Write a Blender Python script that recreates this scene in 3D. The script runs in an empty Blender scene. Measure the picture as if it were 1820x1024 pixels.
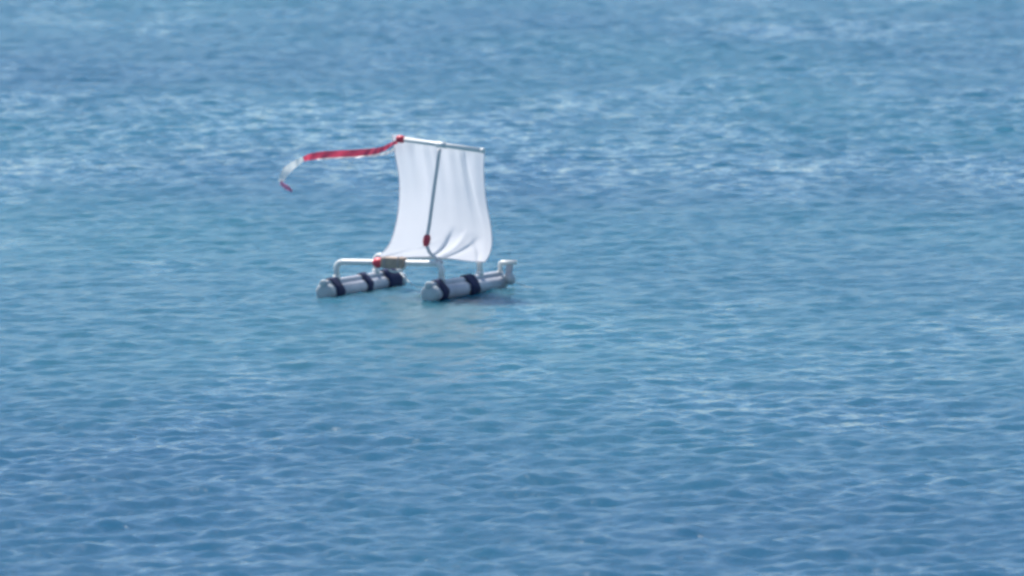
import bpy, bmesh, math, random
import numpy as np
from mathutils import Vector, Matrix
S = bpy.context.scene
COL = S.collection
R = math.radians
rng = np.random.default_rng(7)

# ------------------------------------------------------------ camera, sky, sun, exposure
cam_d = bpy.data.cameras.new('camera'); cam = bpy.data.objects.new('camera', cam_d); COL.objects.link(cam)
CAM_H = 60 * math.tan(R(4.5))
cam.location = (0, -60, CAM_H)
cam.rotation_euler = (R(90 - 4.5), 0, 0)
cam_d.sensor_width = 36; cam_d.lens = 36 * 60.2 / 7.28
cam_d.clip_start = .5; cam_d.clip_end = 20000
cam_d.dof.use_dof = True; cam_d.dof.focus_distance = 52.0; cam_d.dof.aperture_fstop = 4.4
S.camera = cam

SUN_EL, SUN_AZ = R(60), R(-40)          # azimuth from +Y, negative = to the left
w = bpy.data.worlds.new('World'); S.world = w; w.use_nodes = True
nt = w.node_tree
sky = nt.nodes.new('ShaderNodeTexSky'); sky.sky_type = 'NISHITA'; sky.sun_disc = False
sky.sun_elevation = SUN_EL; sky.sun_rotation = SUN_AZ
sky.air_density = 1.0; sky.dust_density = .1; sky.ozone_density = 4.0
bg = nt.nodes['Background']; bg.inputs[1].default_value = .082
nt.links.new(sky.outputs[0], bg.inputs[0])
sl = bpy.data.lights.new('sun', 'SUN'); sl.energy = 4.2; sl.angle = R(.53); sl.color = (1, .96, .9)
sun = bpy.data.objects.new('sun', sl); COL.objects.link(sun)
sd = Vector((math.sin(SUN_AZ) * math.cos(SUN_EL), math.cos(SUN_AZ) * math.cos(SUN_EL), math.sin(SUN_EL)))
sun.rotation_euler = sd.to_track_quat('Z', 'Y').to_euler()
S.view_settings.view_transform = 'Standard'; S.view_settings.look = 'None'
S.view_settings.exposure = 0.83; S.view_settings.gamma = 1.0
S.cycles.filter_width = 3.0

# ------------------------------------------------------------ materials
def mat(name, col, rough=.4, var=.12, scale=18, trans=0, bump=0, stain=None):
    m = bpy.data.materials.new(name); m.use_nodes = True
    n, l = m.node_tree.nodes, m.node_tree.links
    p = n['Principled BSDF']; out = n['Material Output']
    tc = n.new('ShaderNodeTexCoord'); no = n.new('ShaderNodeTexNoise')
    no.inputs['Scale'].default_value = scale; no.inputs['Detail'].default_value = 5
    l.new(tc.outputs['Object'], no.inputs['Vector'])
    r = n.new('ShaderNodeValToRGB')
    r.color_ramp.elements[0].position = .3; r.color_ramp.elements[1].position = .7
    lo = tuple(c * (1 - var) for c in col) if stain is None else stain
    r.color_ramp.elements[0].color = (*lo, 1); r.color_ramp.elements[1].color = (*col, 1)
    l.new(no.outputs[0], r.inputs[0]); l.new(r.outputs[0], p.inputs['Base Color'])
    p.inputs['Roughness'].default_value = rough
    if bump:
        b = n.new('ShaderNodeBump'); b.inputs['Distance'].default_value = bump; b.inputs['Strength'].default_value = .6
        l.new(no.outputs[0], b.inputs['Height']); l.new(b.outputs[0], p.inputs['Normal'])
    if trans:
        t = n.new('ShaderNodeBsdfTranslucent'); l.new(r.outputs[0], t.inputs[0])
        mx = n.new('ShaderNodeMixShader'); mx.inputs[0].default_value = trans
        l.new(p.outputs[0], mx.inputs[1]); l.new(t.outputs[0], mx.inputs[2]); l.new(mx.outputs[0], out.inputs[0])
    return m
M_PVC = mat('white_pvc', (.84, .83, .79), .35)
M_GREY = mat('grey_drain_pipe', (.60, .61, .67), .4, .15, 12)
M_CAP = mat('pale_grey_cap', (.48, .52, .54), .4, .15, 20)
M_NAVY = mat('navy_tape', (.010, .020, .085), .8, .35, 40)
M_RED = mat('red_tape', (.80, .08, .12), .4, .2, 30, trans=.15)
M_MAST = mat('grey_mast', (.70, .67, .66), .5)
M_SAIL = mat('white_sailcloth', (.83, .83, .87), .6, .03, 6, trans=.43)
M_RIBW = mat('white_ribbon', (.85, .86, .84), .4, .05, 20, trans=.4)
M_RIBR = mat('red_ribbon', (.86, .09, .16), .45, .2, 25, trans=.35)
M_PINK = mat('pink_ribbon', (.70, .25, .40), .45, .2, 25, trans=.35)
M_BOX = mat('brown_box', (.46, .34, .25), .7, .3, 30, stain=(.32, .24, .20))
M_CORD = mat('pale_cord', (.55, .58, .58), .7)
M_BLADE = mat('grey_blade', (.42, .44, .50), .5)

def water_mat():
    m = bpy.data.materials.new('sea_water'); m.use_nodes = True
    n, l = m.node_tree.nodes, m.node_tree.links
    p = n['Principled BSDF']; p.subsurface_method = 'BURLEY'
    geo = n.new('ShaderNodeNewGeometry')
    def noise(scale, sx=1, sy=1, rot=0, det=3, dist=0):
        mp = n.new('ShaderNodeMapping'); mp.inputs['Scale'].default_value = (sx, sy, 1); mp.inputs['Rotation'].default_value = (0, 0, rot)
        l.new(geo.outputs['Position'], mp.inputs[0])
        t = n.new('ShaderNodeTexNoise'); t.inputs['Scale'].default_value = scale; t.inputs['Detail'].default_value = det
        t.inputs['Distortion'].default_value = dist
        l.new(mp.outputs[0], t.inputs['Vector']); return t.outputs[0]
    # turbid green water, varying between a bluer and a greener tone
    pat = noise(.16, 1, .35, .2, 2)
    r = n.new('ShaderNodeValToRGB')
    r.color_ramp.elements[0].position = .1; r.color_ramp.elements[1].position = .9
    r.color_ramp.elements[0].color = (.022, .076, .132, 1); r.color_ramp.elements[1].color = (.021, .105, .145, 1)
    # a greener band runs across under the raft, bluer in front of it and behind
    sp = n.new('ShaderNodeSeparateXYZ'); l.new(geo.outputs['Position'], sp.inputs[0])
    cv = n.new('ShaderNodeFloatCurve'); c = cv.mapping.curves[0]
    pts = [(0, .08), (.22, .12), (.42, .62), (.58, .72), (.72, .32), (.85, .55), (1, .5)]
    c.points[0].location = pts[0]; c.points[1].location = pts[-1]
    for q_ in pts[1:-1]: c.points.new(*q_)
    cv.mapping.update()
    mr = n.new('ShaderNodeMapRange'); mr.inputs[1].default_value = -24; mr.inputs[2].default_value = 26
    l.new(sp.outputs[1], mr.inputs[0]); l.new(mr.outputs[0], cv.inputs['Value'])
    mxv = n.new('ShaderNodeMath'); mxv.operation = 'MULTIPLY_ADD'; mxv.inputs[1].default_value = 1.5
    l.new(pat, mxv.inputs[0]); 
    sb = n.new('ShaderNodeMath'); sb.operation = 'SUBTRACT'; sb.inputs[1].default_value = .75; l.new(cv.outputs[0], sb.inputs[0])
    l.new(sb.outputs[0], mxv.inputs[2]); pat = mxv.outputs[0]
    # glossier streaks where the wind has dropped, mostly in a band beyond the raft
    gl = n.new('ShaderNodeFloatCurve'); c = gl.mapping.curves[0]
    pts = [(0, .52), (.3, .46), (.52, .28), (.66, .40), (.76, .72), (.92, .70), (1, .42)]
    c.points[0].location = pts[0]; c.points[1].location = pts[-1]
    for q_ in pts[1:-1]: c.points.new(*q_)
    gl.mapping.update(); l.new(mr.outputs[0], gl.inputs['Value'])
    st1 = noise(.9, 1, .33, .15, 3, .3); st2 = noise(.22, 1, .4, -.2, 1)
    ad = n.new('ShaderNodeMath'); ad.operation = 'ADD'; l.new(st1, ad.inputs[0]); l.new(st2, ad.inputs[1])
    ad2 = n.new('ShaderNodeMath'); ad2.operation = 'ADD'; l.new(ad.outputs[0], ad2.inputs[0]); l.new(gl.outputs[0], ad2.inputs[1])
    rm = n.new('ShaderNodeMapRange'); rm.inputs[1].default_value = 1.45; rm.inputs[2].default_value = 1.78
    rm.inputs[3].default_value = .27; rm.inputs[4].default_value = .07
    l.new(ad2.outputs[0], rm.inputs[0]); l.new(rm.outputs[0], p.inputs['Roughness'])
    l.new(pat, r.inputs[0]); l.new(r.outputs[0], p.inputs['Base Color'])
    p.inputs['Subsurface Weight'].default_value = 1.0
    p.inputs['Subsurface Radius'].default_value = (.12, .3, .4); p.inputs['Subsurface Scale'].default_value = 1.8
    p.inputs['Roughness'].default_value = .24; p.inputs['IOR'].default_value = 1.333
    rip = noise(12, 1, .8, .7, 3, .4)
    b = n.new('ShaderNodeBump'); b.inputs['Strength'].default_value = 1.0; b.inputs['Distance'].default_value = .012
    l.new(rip, b.inputs['Height'])
    b2 = n.new('ShaderNodeBump'); b2.inputs['Strength'].default_value = 1.0; b2.inputs['Distance'].default_value = .022
    l.new(noise(4.6, 1, .55, -.35, 2, .3), b2.inputs['Height']); l.new(b.outputs[0], b2.inputs['Normal'])
    l.new(b2.outputs[0], p.inputs['Normal'])
    return m

# ------------------------------------------------------------ water: one displaced sheet out to the horizon
def axis(lo, hi, d_lo, d_hi, far_lo, far_hi):
    a = [lo]
    while a[-1] < hi:
        t = (a[-1] - lo) / (hi - lo); a.append(a[-1] + d_lo * (d_hi / d_lo) ** t)
    up = []; d = d_hi; v = a[-1]
    while v < far_hi: d *= 1.25; v += d; up.append(v)
    dn = []; d = d_lo; v = lo
    while v > far_lo: d *= 1.25; v -= d; dn.append(v)
    return np.array(dn[::-1] + a + up)
xs = axis(-8.5, 8.5, .026, .026, -6000, 6000)
ys = axis(-24, 58, .032, .078, -6000, 9000)
X, Y = np.meshgrid(xs, ys)
dx = np.gradient(xs)[None, :] * np.ones_like(X); dy = np.gradient(ys)[:, None] * np.ones_like(X)
cell = np.maximum(dx, dy)
Z = np.zeros_like(X)
NW = 190
gust = .30 + .25 * np.sin(X * .35 + 1.3 + .8 * np.sin(Y * .11)) * np.sin(Y * .21 + .6 + .5 * np.sin(X * .3))
gust = gust + .55 / (1 + np.exp(-(Y - 28) / 3)) + .75 * np.exp(-((Y - 19 + 1.2 * X * .3) / 8) ** 2) + .95 / (1 + np.exp((Y + 9) / 2.0)) - .15 * np.exp(-((Y - 2) / 5) ** 2)
for i in range(NW):
    lam = .13 * (2.8 / .13) ** ((i / (NW - 1)) ** 1.5) * rng.uniform(.92, 1.08)
    k = 2 * math.pi / lam
    spread = 62 if lam < 1.2 else 40
    ang = R(118 + rng.normal(0, spread * .6))
    slope = .025 * (1 if lam < .28 else (.28 / lam) ** 1.0)
    amp = slope / k
    ph = k * (X * math.cos(ang) + Y * math.sin(ang)) + rng.uniform(0, 2 * math.pi)
    ph = ph + .5 * np.sin(.11 * k * (X * math.sin(ang) - Y * math.cos(ang)) + i)
    fade = np.clip((lam / cell - 2.2) / 1.6, 0, 1)
    mod = (.55 + .62 * gust) if lam < 1.6 else 1
    Z += amp * fade * mod * (np.sin(ph) + .18 * np.cos(2 * ph))
# wavelets lapping out from the two floats
for hx, hy in ((-1.30, -.95), (-.56, -1.15), (-1.02, -.30), (-.25, -.60), (-.75, 0)):
    d = np.hypot(X - hx, Y - hy)
    Z += .005 * np.exp(-(d / .55) ** 2) * np.sin(d * 2 * math.pi / .17 + hx * 9)
ny, nx = X.shape
co = np.stack([X, Y, Z], -1).reshape(-1, 3).astype(np.float32)
idx = np.arange(nx * ny).reshape(ny, nx)
q = np.stack([idx[:-1, :-1], idx[:-1, 1:], idx[1:, 1:], idx[1:, :-1]], -1).reshape(-1, 4)
me = bpy.data.meshes.new('water')
me.vertices.add(len(co)); me.vertices.foreach_set('co', co.ravel())
me.loops.add(q.size); me.loops.foreach_set('vertex_index', q.ravel().astype(np.int32))
me.polygons.add(len(q)); me.polygons.foreach_set('loop_start', np.arange(0, q.size, 4, dtype=np.int32))
me.polygons.foreach_set('use_smooth', np.ones(len(q), bool))
me.update(); me.validate()
water = bpy.data.objects.new('water', me); COL.objects.link(water)
water['kind'] = 'structure'; water['label'] = 'choppy blue green sea water ruffled by wind'
me.materials.append(water_mat())

# ------------------------------------------------------------ mesh helpers
def obj(name, bm, m, parent, label=None):
    d = bpy.data.meshes.new(name)
    bmesh.ops.recalc_face_normals(bm, faces=bm.faces)
    bm.to_mesh(d); bm.free()
    d.materials.append(m)
    for p in d.polygons: p.use_smooth = True
    o = bpy.data.objects.new(name, d); COL.objects.link(o)
    if parent: o.parent = parent
    if label: o['label'] = label
    return o
def catmull(pts, n):
    P = [Vector(p) for p in pts]; P = [P[0] * 2 - P[1]] + P + [P[-1] * 2 - P[-2]]; out = []
    for i in range(1, len(P) - 2):
        for j in range(n):
            t = j / n; a, b, c, d = P[i - 1:i + 3]
            out.append(.5 * (2 * b + (c - a) * t + (2 * a - 5 * b + 4 * c - d) * t * t + (3 * b - a - 3 * c + d) * t ** 3))
    out.append(P[-2]); return out
def fillet(pts, rad, n=6):
    P = [Vector(p) for p in pts]; out = [P[0]]
    for i in range(1, len(P) - 1):
        a = (P[i - 1] - P[i]).normalized() * rad; b = (P[i + 1] - P[i]).normalized() * rad
        for j in range(n + 1):
            t = j / n; out.append((P[i] + a) * (1 - t) ** 2 + P[i] * 2 * t * (1 - t) + (P[i] + b) * t * t)
    out.append(P[-1]); return out
def tube(bm, pts, rad, seg=16, cap=True, bevel=0):
    pts = [Vector(p) for p in pts]
    rads = list(rad) if hasattr(rad, '__len__') else [rad] * len(pts)
    t0 = (pts[1] - pts[0]).normalized()
    u = t0.orthogonal().normalized()
    rings = []
    for i, p in enumerate(pts):
        t = (pts[min(i + 1, len(pts) - 1)] - pts[max(i - 1, 0)]).normalized()
        u = (u - t * u.dot(t)).normalized(); v = t.cross(u)
        rings.append([bm.verts.new(p + (u * math.cos(2 * math.pi * k / seg) + v * math.sin(2 * math.pi * k / seg)) * rads[i]) for k in range(seg)])
    for a, b in zip(rings, rings[1:]):
        for k in range(seg): bm.faces.new((a[k], a[(k + 1) % seg], b[(k + 1) % seg], b[k]))
    if cap: bm.faces.new(rings[0][::-1]); bm.faces.new(rings[-1])
    return bm
def T(name, pts, rad, m, parent, seg=16, label=None):
    return obj(name, tube(bmesh.new(), pts, rad, seg), m, parent, label)
def rbox(bm, c, size, bev=.008, rot=None):
    g = bmesh.ops.create_cube(bm, size=1)['verts']
    bmesh.ops.scale(bm, vec=size, verts=g)
    bmesh.ops.bevel(bm, geom=[e for e in bm.edges if e.verts[0] in g], offset=bev, segments=3, affect='EDGES', profile=.5)
    vs = bm.verts[:]
    if rot: bmesh.ops.rotate(bm, cent=(0, 0, 0), matrix=rot, verts=vs)
    bmesh.ops.translate(bm, vec=c, verts=vs)
    return bm

# ------------------------------------------------------------ the raft (x across, y aft, z up)
raft = bpy.data.objects.new('sailing_raft', None); COL.objects.link(raft)
raft.empty_display_size = .2
raft['label'] = 'small home-made white pipe raft with square white sail floating on the sea'
raft['category'] = 'raft'
raft.location = (-1.326, -.86, -.008)
raft.rotation_euler = Matrix.Rotation(R(-24.5), 3, 'Z').to_euler()
raft.rotation_euler = (Matrix.Rotation(R(-24.5), 3, 'Z') @ Matrix.Rotation(R(-.9), 3, 'Y')).to_euler()

RB, RT = .055, .021                       # drain pipe, rail pipe
ZC, ZT = .046, .046 + .055 + .006         # their centre heights
def pontoon(x, tapes, L=1.38):
    body = T('pontoon', [(x, .03, ZC), (x, L - .02, ZC)], RB, M_GREY, raft, 28)
    # closed ends: short domed caps a little fatter than the pipe
    for y0, s in ((.03, -1), (L - .02, 1)):
        bm = bmesh.new()
        tube(bm, [(x, y0 - s * .05, ZC), (x, y0 - s * .045, ZC), (x, y0 + s * .012, ZC), (x, y0 + s * .022, ZC), (x, y0 + s * .026, ZC)],
             [RB + .001, RB + .006, RB + .006, RB - .002, RB - .02], 28)
        obj('end_cap', bm, M_CAP, body)
    T('rail_pipe', [(x, .012, ZT), (x, L + .0, ZT)], RT, M_GREY, body, 18)
    bm = bmesh.new(); tube(bm, [(x, .0, ZT), (x, .004, ZT), (x, .04, ZT), (x, .042, ZT)], [RT - .004, RT + .004, RT + .004, RT + .001], 18)
    obj('rail_cap', bm, M_CAP, body)
    for yc, wd, lean in tapes:
        # band wound round both pipes: outline = hull of the two circles
        bm = bmesh.new(); prof = []
        r1, r2, h = RB + .007, RT + .007, ZT - ZC
        a0 = math.asin((r1 - r2) / h)
        for k in range(25):
            a = math.pi - a0 + (math.pi + 2 * a0) * k / 24; a = -a0 * 0 + a
            prof.append((r1 * math.cos(a), r1 * math.sin(a)))
        for k in range(13):
            a = a0 + (math.pi - 2 * a0) * k / 12
            prof.append((r2 * math.cos(a), h + r2 * math.sin(a)))
        seed = rng.uniform(0, 6)
        cols = [(-.5, 0), (-.49, .003), (-.2, .004), (.05, .006), (.3, .004), (.49, .003), (.5, 0)]
        rings = []
        for f, add in cols:
            ring = []
            for k, (px, pz) in enumerate(prof):
                nrm = Vector((px, pz - h * .3)).normalized()
                wob = .004 * math.sin(k * .9 + seed + f * 4)
                ring.append(bm.verts.new((x + px + nrm.x * (add + wob * .4), yc + f * wd + lean * pz + wob * 1.5, ZC + pz + nrm.y * (add + wob * .4))))
            rings.append(ring)
        for a, b in zip(rings, rings[1:]):
            for k in range(len(prof)): bm.faces.new((a[k], a[(k + 1) % len(prof)], b[(k + 1) % len(prof)], b[k]))
        obj('tape_band', bm, M_NAVY, body)
    return body
pontoon(0, [(.17, .13, -.25), (.66, .09, -.2), (1.08, .22, -.15)], 1.27)
pontoon(.813, [(.17, .11, -.2), (.67, .15, -.2)], 1.23)

# pipe frame: crossbars with legs turned down into the pontoons
RP, ZB = .021, .244
legz = ZT + RT - .004
for yb in (.23, .87):
    bm = bmesh.new()
    pts = fillet([(0, yb, legz), (0, yb, ZB), (.813, yb, ZB), (.813, yb, legz)], .055 if yb < .5 else .04, 7)
    cb = T('crossbar', pts[7:-7], RP, M_PVC, raft)
    T('leg', pts[:8], RP, M_PVC, cb); T('leg', pts[-8:], RP, M_PVC, cb)
    for x in (0, .813):
        T('socket', [(x, yb, legz - .006), (x, yb, legz + .022), (x, yb, legz + .024)], [RP + .006, RP + .006, RP + .002], M_PVC, cb)
# short stern posts
for x, z1 in ((0, .178), (.82, .190)):
    if x == 0:
        T('stern_post', [(x, 1.2, legz), (x, 1.2, z1)], RP, M_PVC, raft)
# steering gear on the right-hand stern
arm = T('steering_arm', fillet([(.825, 1.19, legz), (.825, 1.19, .185), (.950, 1.19, .189)], .02, 5), .0165, M_PVC, raft)
bm = bmesh.new(); rbox(bm, (.890, 1.20, .125), (.05, .016, .10), .005, Matrix.Rotation(R(6), 3, 'Y'))
obj('rudder_blade', bm, M_BLADE, raft)
bm = bmesh.new(); tube(bm, [(.905, 1.19, .03), (.905, 1.19, .04), (.905, 1.19, .06), (.905, 1.19, .085), (.905, 1.19, .10), (.905, 1.19, .115)], [.012, .026, .036, .034, .02, .014], 16)
obj('rudder_float', bm, M_CAP, raft)
T('tiller_cord', catmull([(.91, 1.18, .06), (1.0, 1.15, .035), (1.08, 1.12, .02), (1.12, 1.1, .015)], 4), .0025, M_CORD, raft, 6)
T('tow_cord', catmull([(.03, 1.1, .16), (.2, .9, .10), (.42, .62, .055), (.62, .4, .06), (.79, .2, .10)], 5), .003, M_CORD, raft, 6)

# brown box lashed to the front crossbar, with red tape beside it
bm = bmesh.new(); rbox(bm, (.452, .215, .247), (.172, .085, .078), .012, Matrix.Rotation(R(1.5), 3, 'Y'))
box = obj('control_box', bm, M_BOX, raft, 'brown box strapped round the front crossbar')
for dxx in (-.055, .05):
    bm = bmesh.new(); rbox(bm, (.452 + dxx, .215, .247), (.02, .092, .085), .012)
    obj('box_strap', bm, mat('box_strap', (.38, .33, .32), .6), box)
T('box_cable', catmull([(.42, .2, .21), (.44, .19, .19), (.48, .2, .185), (.53, .2, .20), (.56, .21, .235)], 5), .007, M_PVC, box, 8)
T('red_tape_wrap', [(.290, .23, ZB), (.294, .23, ZB), (.305, .23, ZB), (.33, .23, ZB - .002), (.35, .23, ZB + .002), (.37, .23, ZB), (.374, .23, ZB)],
  [RP, RP + .004, RP + .014, RP + .017, RP + .012, RP + .007, RP], M_RED, raft)

# mast, yard
SL = [(0.4128, 0.3, 1.1411), (0.4134, 0.34, 1.0085), (0.4129, 0.4, 0.8469), (0.3866, 0.46, 0.7043), (0.3356, 0.535, 0.5602), (0.2532, 0.63, 0.4138), (0.1745, 0.7, 0.3164), (0.0696, 0.77, 0.2462)]
SR = [(1.1229, 0.3, 1.0416), (1.0979, 0.34, 0.8975), (1.0767, 0.4, 0.7559), (1.0645, 0.46, 0.6338), (1.0518, 0.54, 0.5101), (1.017, 0.64, 0.3844), (0.9658, 0.72, 0.2951), (0.8887, 0.8, 0.221)]
YARD = [(0.4633, 0.275, 1.1134), (1.1256, 0.275, 1.0352)]
MAST = [(0.8042, 0.25, 1.0452), (0.7802, 0.25, 0.8993), (0.7465, 0.25, 0.702), (0.7175, 0.25, 0.5242), (0.6939, 0.25, 0.4056), (0.6974, 0.25, 0.3583), (0.7184, 0.25, 0.3152), (0.7613, 0.25, 0.2804), (0.8129, 0.25, 0.2496)]
MTA, MTB = Vector(MAST[4]), Vector(MAST[3])
def MT(d): return MTA + (MTB - MTA).normalized() * d
RED = [(0.4744, 0.26, 1.0926, 0.016), (0.4221, 0.25, 1.069, 0.014), (0.3609, 0.24, 1.0374, 0.018), (0.2733, 0.24, 1.0207, 0.024), (0.1078, 0.22, 1.0083, 0.024), (-0.058, 0.2, 0.9998, 0.024), (-0.1631, 0.19, 0.9835, 0.024), (-0.2201, 0.18, 0.9676, 0.018)]
WHITE = [(-0.2201, 0.18, 0.9676, 0.01), (-0.264, 0.17, 0.944, 0.014), (-0.3214, 0.16, 0.9043, 0.018), (-0.3614, 0.15, 0.8569, 0.018), (-0.3838, 0.14, 0.8057, 0.012)]
TAIL = [(-0.3838, 0.14, 0.8057, 0.012), (-0.353, 0.13, 0.7829, 0.012), (-0.3132, 0.12, 0.7642, 0.012), (-0.2779, 0.11, 0.7454, 0.008)]
UNDER = [(0.4558, 0.27, 1.0445, 0.012), (0.3899, 0.27, 1.0123, 0.01), (0.3071, 0.26, 0.9962, 0.008), (0.1757, 0.26, 0.983, 0.006), (0.0052, 0.25, 0.9739, 0.006), (-0.1437, 0.24, 0.965, 0.006)]
mast = T('mast', catmull(MAST, 6), .0125, M_MAST, raft)
T('mast_tape', [MT(-.045), MT(-.04), MT(-.015), MT(.015), MT(.035), MT(.04)], [.013, .019, .026, .027, .020, .013], M_RED, mast)
yard = T('yard', YARD, .0165, M_PVC, raft)
ya, yb_ = Vector(YARD[0]), Vector(YARD[1])
for f in (.995,):
    c = ya.lerp(yb_, f); d = (yb_ - ya).normalized() * .012
    T('yard_cap', [c - d, c - d * .9, c + d * .9, c + d], [.014, .018, .018, .014], M_PVC, yard)
c = ya.lerp(yb_, .045); d = (yb_ - ya).normalized() * .03
T('yard_tape', [c - d, c - d * .8, c, c + d * .8, c + d], [.017, .024, .028, .023, .017], M_RED, yard)
tp = Vector(MAST[0]); c = ya + (yb_ - ya) * ((tp - ya).dot(yb_ - ya) / (yb_ - ya).length_squared); d = (yb_ - ya).normalized() * .035
tj = T('tee_joint', [c - d, c + d], .021, M_PVC, yard)

# sail: hung from the yard, bellied away by the wind, foot pulled forward
def lerp_curve(pts, t, Ts):
    P = catmull(pts, 12); n = len(pts) - 1
    for i in range(n):
        if t <= Ts[i + 1] or i == n - 1:
            f = (t - Ts[i]) / (Ts[i + 1] - Ts[i]); break
    g = (i + f) * 12; a = min(int(g), len(P) - 2); return P[a].lerp(P[a + 1], g - a)
NU, NV = 90, 120
Ts = [0, .15, .33, .49, .64, .8, .91, 1]
def crease(s, t, s0, t0, s1, t1, wd, h):
    # a fold running from (s0,t0) to (s1,t1), sharp at the first end and dying out at the second
    vx, vy = s1 - s0, t1 - t0; L2 = vx * vx + vy * vy
    f = ((s - s0) * vx + (t - t0) * vy) / L2
    dd = ((s - s0) * vy - (t - t0) * vx) / math.sqrt(L2)
    w_ = wd * (.35 + .9 * max(0, min(1, f)))
    env = max(0, min(1, (f + .15) / .25)) * max(0, min(1, (1.15 - f) / .55))
    return .42 * h * env * (math.exp(-(dd / w_) ** 2 * .8) if dd < 0 else math.exp(-(dd / w_) ** 2 * 5))
bm = bmesh.new(); grid = []
for j in range(NV + 1):
    t = j / NV; a = lerp_curve(SL, t, Ts); b = lerp_curve(SR, t, Ts); row = []
    for i in range(NU + 1):
        s = i / NU; p = a.lerp(b, s)
        p.y += .05 * math.sin(math.pi * s) * math.sin(math.pi * min(1, t * 1.02)) ** .8
        # hanging folds from the yard ties
        p.y += .005 * math.exp(-t * 2.2) * math.sin(s * 21 + 2 * t) * min(1, t * 12) + .004 * math.sin(s * 43 + 1) * math.exp(-t * 4) * min(1, t * 12)
        p.y -= crease(s, t, .80, .02, .90, .80, .05, .012)
        p.y += crease(s, t, .72, .02, .80, .85, .07, .008)
        p.y -= crease(s, t, .30, .02, .27, .6, .05, .005)
        p.y -= crease(s, t, .40, .02, .42, .5, .04, .005)
        # sharp creases fanning out of the foot
        p.y -= crease(s, t, .50, 1.0, .60, .74, .07, .075)
        p.y += crease(s, t, .56, 1.0, .72, .74, .035, .030)
        p.y -= crease(s, t, .62, 1.0, .86, .80, .04, .040)
        p.y -= crease(s, t, .93, 1.0, .80, .78, .05, .025)
        p.y -= crease(s, t, .05, 1.0, .40, .88, .03, .022)
        p.y += crease(s, t, .12, 1.0, .46, .82, .03, .014)
        # the foot sags between its ties
        p.z += .010 * math.sin(math.pi * s) * t ** 6 - .006 * math.sin(s * 9) * t ** 10
        row.append(bm.verts.new(p))
    grid.append(row)
for j in range(NV):
    for i in range(NU): bm.faces.new((grid[j][i], grid[j][i + 1], grid[j + 1][i + 1], grid[j + 1][i]))
edgeL = [r[0].co.copy() for r in grid][::4]; edgeR = [r[-1].co.copy() for r in grid][::4]
foot = [v.co.copy() for v in grid[-1]][::3]
sail = obj('sail', bm, M_SAIL, raft)
for e in (edgeL, edgeR, foot): T('hem', e, .0035, M_SAIL, sail, 6)
T('sail_tie', [SL[-1], (.18, .86, .262)], .005, M_CORD, sail, 6)
T('sail_tie', [SR[-1], (.813, .86, .225)], .005, M_CORD, sail, 6)

# streamer: two ribbons tied to the yard end
def ribbon(name, pts, m, parent, tw0, tw1, label=None, ripple=.004):
    C = catmull([p[:3] for p in pts], 8); W = catmull([(p[3], 0, 0) for p in pts], 8)
    bm = bmesh.new(); rows = []; n = len(C) - 1
    for i, c in enumerate(C):
        t = (C[min(i + 1, n)] - C[max(i - 1, 0)]).normalized()
        side = Vector((-.38, 1, 0)).cross(t).normalized()
        nrm = t.cross(side)
        a = tw0 + (tw1 - tw0) * i / n + .2 * math.sin(i * .33)
        v = side * math.cos(a) + nrm * math.sin(a)
        rows.append([bm.verts.new(c + v * W[i].x * k + nrm * ripple * math.sin(i * .8 + k * 1.5)) for k in (-1, -.5, 0, .5, 1)])
    for a, b in zip(rows, rows[1:]):
        for k in range(4): bm.faces.new((a[k], a[k + 1], b[k + 1], b[k]))
    return obj(name, bm, m, parent, label)
st = ribbon('streamer', RED, M_RIBR, raft, .5, -.3, 'long red stretch of the streamer blowing left from the yard')
ribbon('ribbon_end', [(a, b, c, d * 1.5) for a, b, c, d in WHITE], M_RIBW, st, -.2, .3, 'white curling end of the streamer')
ribbon('ribbon_tail', [(a, b, c, d * 1.4) for a, b, c, d in TAIL], M_PINK, st, .3, .5, 'thin pink tail tip of the streamer')
ribbon('under_ribbon', UNDER, M_RIBW, st, .2, .5, 'thin white ribbon under the red one')
